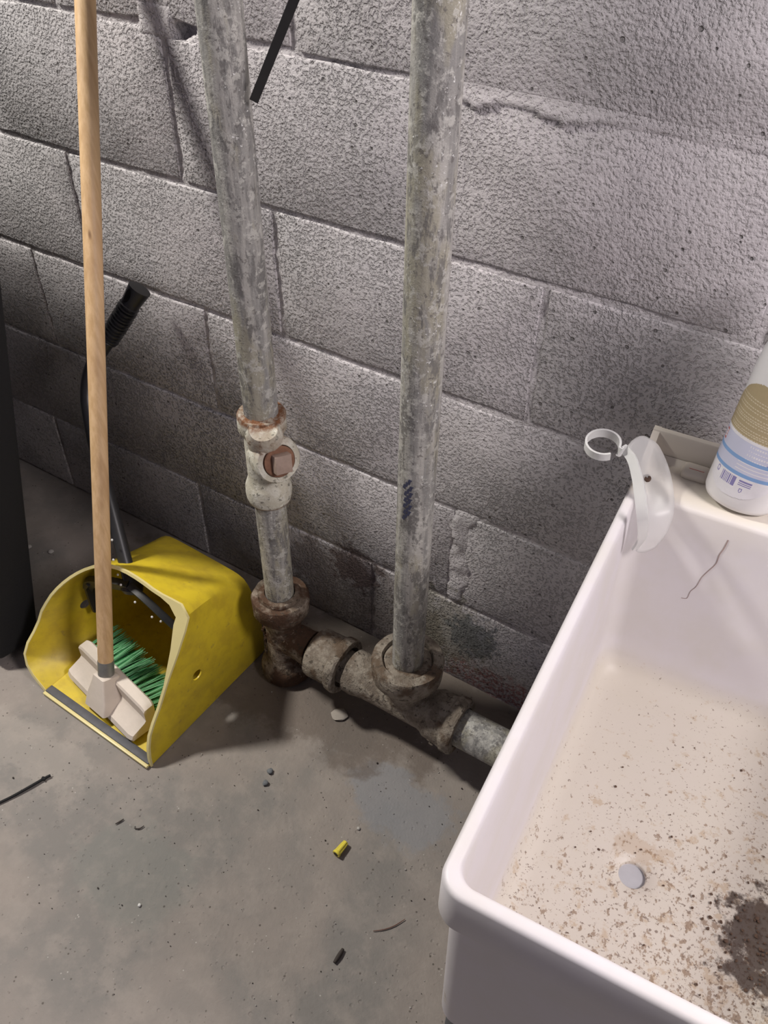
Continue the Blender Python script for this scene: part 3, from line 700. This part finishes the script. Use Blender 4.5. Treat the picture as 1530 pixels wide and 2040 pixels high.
for k, (px, py, pz) in enumerate([(-.874, -.297, .232), (-.883, -.291, .246), (-.900, -.28, .262), (-.843, -.301, .212), (-.790, -.300, .196), (-.915, -.262, .285), (-.806, -.303, .200)]):
    add_lathe(bm, (px + .006, py - .002, pz + .006), (.3, -.7, .6), [(.0016, 0), (.0022, .001), (.001, .002)], 7)
sp_ = part('paint_speck', bm, M_speck, handle, Minv, 30); sp_['kind'] = 'stuff'

# ------------------------------------------------------------------ broom
hA = math.radians(-11.2)
HB = Vector((-.876, -.404, .010))
BR = thing('broom', 'indoor broom with a pine handle, cream head and green bristles, resting in the yellow dustpan', 'broom', HB, hA)
Bm = Matrix.Translation(HB) @ Matrix.Rotation(hA, 4, 'Z'); Binv = Bm.inverted()
bm = bmesh.new(); hl = .101
sec = [(.000, .000), (-.002, .006), (.002, .014), (.030, .026), (.034, .030), (.034, .054), (.037, .058), (.054, .060), (.057, .056), (.056, .020), (.044, .000)]
xs = [-hl, -hl + .004, -hl + .012, hl - .012, hl - .004, hl]; L = []
for x in xs:
    e = max(0, (abs(x) - (hl - .012)) / .012); f = 1 - .10 * e ** 2
    cyy, czz = .028, .028; L.append([(x, cyy + (y - cyy) * f, czz + (z - czz) * f) for y, z in sec])
add_loops(bm, L, True, True, True); bmesh.ops.recalc_face_normals(bm, faces=bm.faces[:])
part('head', bm, M_head, BR, None, 35, 'cream moulded plastic head')
HT = Vector((-.970, -.018, 1.150)); 
sb = Bm @ Vector((.000, .024, .040)); hd = (HT - sb).normalized()
bm = bmesh.new()   # square-shouldered socket
zq = hd; xq = (Vector((math.cos(hA), math.sin(hA), 0))); xq = (xq - zq * xq.dot(zq)).normalized(); yq = zq.cross(xq)
def sq(c, a, b, r=.004): 
    return [c + xq * p.x + yq * p.y for p in rrect(-a, a, -b, b, r, 0, 3)]
s0 = sb - zq * .008
add_loops(bm, [sq(s0 - zq * .030, .030, .026), sq(s0 - zq * .008, .028, .023), sq(s0 + zq * .022, .0185, .0185), sq(s0 + zq * .034, .0165, .0165), sq(s0 + zq * .036, .0135, .0135)], True, True, True)
part('socket', bm, M_head, BR, Binv, 35)
bm = bmesh.new(); add_lathe(bm, s0, zq, [(.0136, .030), (.0139, .033), (.0139, .062), (.0134, .064)], 32); part('ferrule', bm, M_ferrule, BR, Binv, 40, 'grey metal ferrule')
bm = bmesh.new(); add_lathe(bm, s0, zq, [(.0131, .060), (.0131, (HT - s0).length - .004), (.0105, (HT - s0).length)], 32); part('handle', bm, M_wood, BR, Binv, 40, 'round pine handle')
rb = random.Random(5)
def tuft(seed):
    b = bmesh.new(); r = random.Random(seed)
    for k in range(22):
        a = r.uniform(0, 2 * PI); rr = .0026 * math.sqrt(r.random()); fl = r.uniform(1.3, 1.9)
        p0 = Vector((rr * math.cos(a), 0, rr * math.sin(a))); ln = r.uniform(.050, .062)
        p1 = p0 * ((1 + fl) / 2) + Vector((0, ln * .5, 0)); p2 = p0 * fl + Vector((0, ln, 0)) + Vector((r.uniform(-1, 1), 0, r.uniform(-1, 1))) * .0015
        w_ = .00075; mi = r.choice((0, 0, 1, 1, 2))
        for q in (Vector((1, 0, 0)), Vector((0, 0, 1))):
            add_loops(b, [[p0 - q * w_, p0 + q * w_], [p1 - q * w_, p1 + q * w_], [p2 - q * w_ * .5, p2 + q * w_ * .5]], False, mi=mi)
    me = bpy.data.meshes.new('bristle_tuft'); b.to_mesh(me); b.free()
    for mm in M_green: me.materials.append(mm)
    return me
TM = [tuft(s) for s in range(5)]
for row, (yy, zz, ang) in enumerate([(.053, .050, 2), (.053, .038, -8), (.052, .026, -14), (.047, .014, -10)]):
    for k in range(17):
        o = bpy.data.objects.new('bristle_tuft', TM[rb.randrange(5)]); COL.objects.link(o); o.parent = BR
        x = -.092 + k * .0115; o.location = (x + rb.uniform(-.001, .001), yy, zz)
        o.rotation_euler = (math.radians(ang + rb.uniform(-3, 3)) if zz > .03 else math.radians(rb.uniform(-4, 2)), rb.uniform(0, 6), math.radians(-10 - 10 * x / .1 + rb.uniform(-4, 4)))
        o.rotation_euler[1] = 0

# ------------------------------------------------------------------ black case at the left edge
lean = math.radians(12.6)
CS = thing('black_case', 'tall black soft case leaning back at the left edge, beside the yellow dustpan', 'case', (-1.33, -.386, 0))
Mc = Matrix.Rotation(-lean, 4, 'X')
bm = bmesh.new(); add_box(bm, (-.62, -.055, .012), (.238, .036, 1.0), Mc, .012, 4); part('body', bm, M_blackfab, CS, None, 50)  # unseen left part is stretched wide to shade the lower wall
bm = bmesh.new(); add_tube(bm, [Mc @ p for p in catmull([(-.10, -.057, .27), (.06, -.058, .262), (.15, -.058, .24), (.205, -.057, .20), (.222, -.056, .13), (.220, -.056, .05)], 6)], .0024, 8); part('piping', bm, M_black, CS, None, 60)
bm = bmesh.new()
tx, tz = .165, .065
add_box(bm, (tx, -.0575, tz), (tx + .0135, -.0545, tz + .052), Mc, .0004, 1)
tg = part('tag', bm, M_gold, CS, None, 30, 'small dull gold label')
bm = bmesh.new(); add_box(bm, (tx + .0015, -.0579, tz + .0015), (tx + .012, -.0568, tz + .0505), Mc)
tgi = part('tag_field', bm, M_blackfab, tg, None, 30)
bm = bmesh.new()
for k, (a, b) in enumerate(((.006, .003), (.012, .005), (.019, .0045), (.024, .003), (.029, .0055), (.034, .003), (.041, .0035))):
    add_box(bm, (tx + .004, -.0584, tz + a), (tx + .004 + b, -.0574, tz + a + .0022), Mc)
part('tag_marks', bm, M_gold, tg, None, 30)

# ------------------------------------------------------------------ small things on the floor
nut = thing('wire_nut', 'small yellow wire nut lying alone on the bare concrete', 'wire nut', (-.3755, -.384, .0068), math.radians(-5))
bm = bmesh.new(); L = []
for r, t, fl in ((.0045, -.0125, 0), (.0062, -.0125, 0), (.0067, -.0118, 0), (.0066, -.009, 0), (.0060, -.008, .5), (.0052, .004, 1), (.0043, .0118, 1), (.0030, .0125, .5)):
    lp = []
    for i in range(36):
        a = 2 * PI * i / 36; rr = r * (1 + .07 * fl * (1 if i % 6 < 3 else -1)); lp.append((rr * math.cos(a), t, rr * math.sin(a)))
    L.append(lp)
add_loops(bm, L, True, True, True); bmesh.ops.recalc_face_normals(bm, faces=bm.faces[:]); part('shell', bm, M_nut, nut, None, 25)
bm = bmesh.new(); add_lathe(bm, (0, -.0126, 0), (0, -1, 0), [(.0040, -.001), (.0040, .0002)], 20); part('opening', bm, M_twig, nut, None, 30)
# cut cable tie
bm = bmesh.new(); add_ribbon(bm, catmull([(-.884, -.618, .0016), (-.874, -.597, .002), (-.864, -.572, .003), (-.856, -.549, .003), (-.851, -.538, .0035)], 5), (.9, -.4, .3), .0042, .0024)
add_box(bm, (-.0035, -.003, -.002), (.0035, .003, .002), Matrix.Translation((-.856, -.548, .003)) @ Matrix.Rotation(.4, 4, 'Z'), .0007)
tag(link_mesh('cable_tie', bm, M_blackfab, smooth=30), 'thin black cut cable tie lying on the floor near the left edge', 'cable tie')
def small_stick(name, a, b, r, mat, label, cat, wob=.002):
    bm = bmesh.new(); a, b = Vector(a), Vector(b); n = (b - a).cross(Vector((0, 0, 1))).normalized()
    pts = [a.lerp(b, t / 6) + n * wob * math.sin(PI * t / 6) for t in range(7)]
    add_tube(bm, pts, lambda t: r * (.75 + .4 * math.sin(PI * t)), 8); return tag(link_mesh(name, bm, mat, smooth=50), label, cat)
small_stick('stick', (-.2905, -.525, .0026), (-.2905, -.503, .0026), .0028, M_twig, 'short thick black stick stub on the floor left of the sink', 'stick', .0003)
small_stick('fibre', (-.268, -.459, .0009), (-.238, -.420, .0009), .0007, M_hair, 'thin reddish curved fibre on the floor between wire nut and black stick', 'fibre', .004)
small_stick('twig', (-.670, -.530, .0012), (-.660, -.519, .0012), .0009, M_twig, 'thin curved dark twig below and left of the dustpan corner', 'twig', .003)
small_stick('splinter', (-.700, -.541, .0012), (-.695, -.528, .0012), .0011, M_twig, 'tiny straight dark splinter left of the curved twig', 'splinter', .0005)
def pebble(name, x, y, r, mat, label, cat, seed, flat=.6, group=None):
    bm = bmesh.new(); bmesh.ops.create_icosphere(bm, subdivisions=2, radius=r)
    for v in bm.verts:
        v.co *= 1 + .35 * noise.noise(v.co / r * 1.3 + Vector((seed, 0, 0))); v.co.z *= flat
    lo = min(v.co.z for v in bm.verts)
    for v in bm.verts: v.co += Vector((x, y, -lo - .0010))
    return tag(link_mesh(name, bm, mat, smooth=60), label, cat, group)
pebble('pebble', -.545, -.357, .0050, M_stone[1], 'bluish grey pebble, nearer of two in front of the dustpan shadow', 'pebble', 1)
pebble('pebble', -.552, -.336, .0052, M_stone[1], 'bluish grey pebble, farther of two in front of the dustpan shadow', 'pebble', 2)
pebble('pebble', -.578, -.613, .0026, M_stone[2], 'tiny bright white bead on the bare floor, lower left', 'pebble', 3)
pebble('plaster_flake', -.518, -.182, .0140, M_stone[3], 'crumpled pale flake under the collar between the two tees', 'flake', 4, .22)
pebble('pebble', -1.312, -.190, .0055, M_stone[0], 'pale crumb by the wall, upper of two between case and dustpan', 'pebble', 5, .4)
pebble('pebble', -1.262, -.175, .0060, M_stone[0], 'pale crumb by the wall, lower of two between case and dustpan', 'pebble', 6, .4)
pebble('pebble', -.372, -.340, .0030, M_stone[0], 'small pale stone just above the yellow wire nut', 'pebble', 7)
# fine grit swept over the whole floor: uncountable
bm = bmesh.new(); rg = random.Random(21)
for k in range(900):
    x, y = rg.uniform(-1.2, -.12), rg.uniform(-.86, -.05)
    if -1.0 < x < -.71 and -.45 < y < -.1: continue
    if noise.noise(Vector((x * 6, y * 6, 3))) < -.05 and rg.random() < .7: continue
    r = rg.uniform(.0004, .0011) * (1.8 if rg.random() < .06 else 1)
    b2 = bmesh.ops.create_icosphere(bm, subdivisions=1, radius=r); mi = rg.choice((0, 0, 1, 1, 1))
    for v in b2['verts']: v.co = v.co * rg.uniform(.6, 1.25); v.co += Vector((x, y, r * .3 - .0006))
    for f in {f for v in b2['verts'] for f in v.link_faces}: f.material_index = mi
gr = link_mesh('floor_grit', bm, [M_stone[0], M_twig]); gr['kind'] = 'stuff'; tag(gr, 'fine light and dark grit strewn over the concrete floor', 'grit')
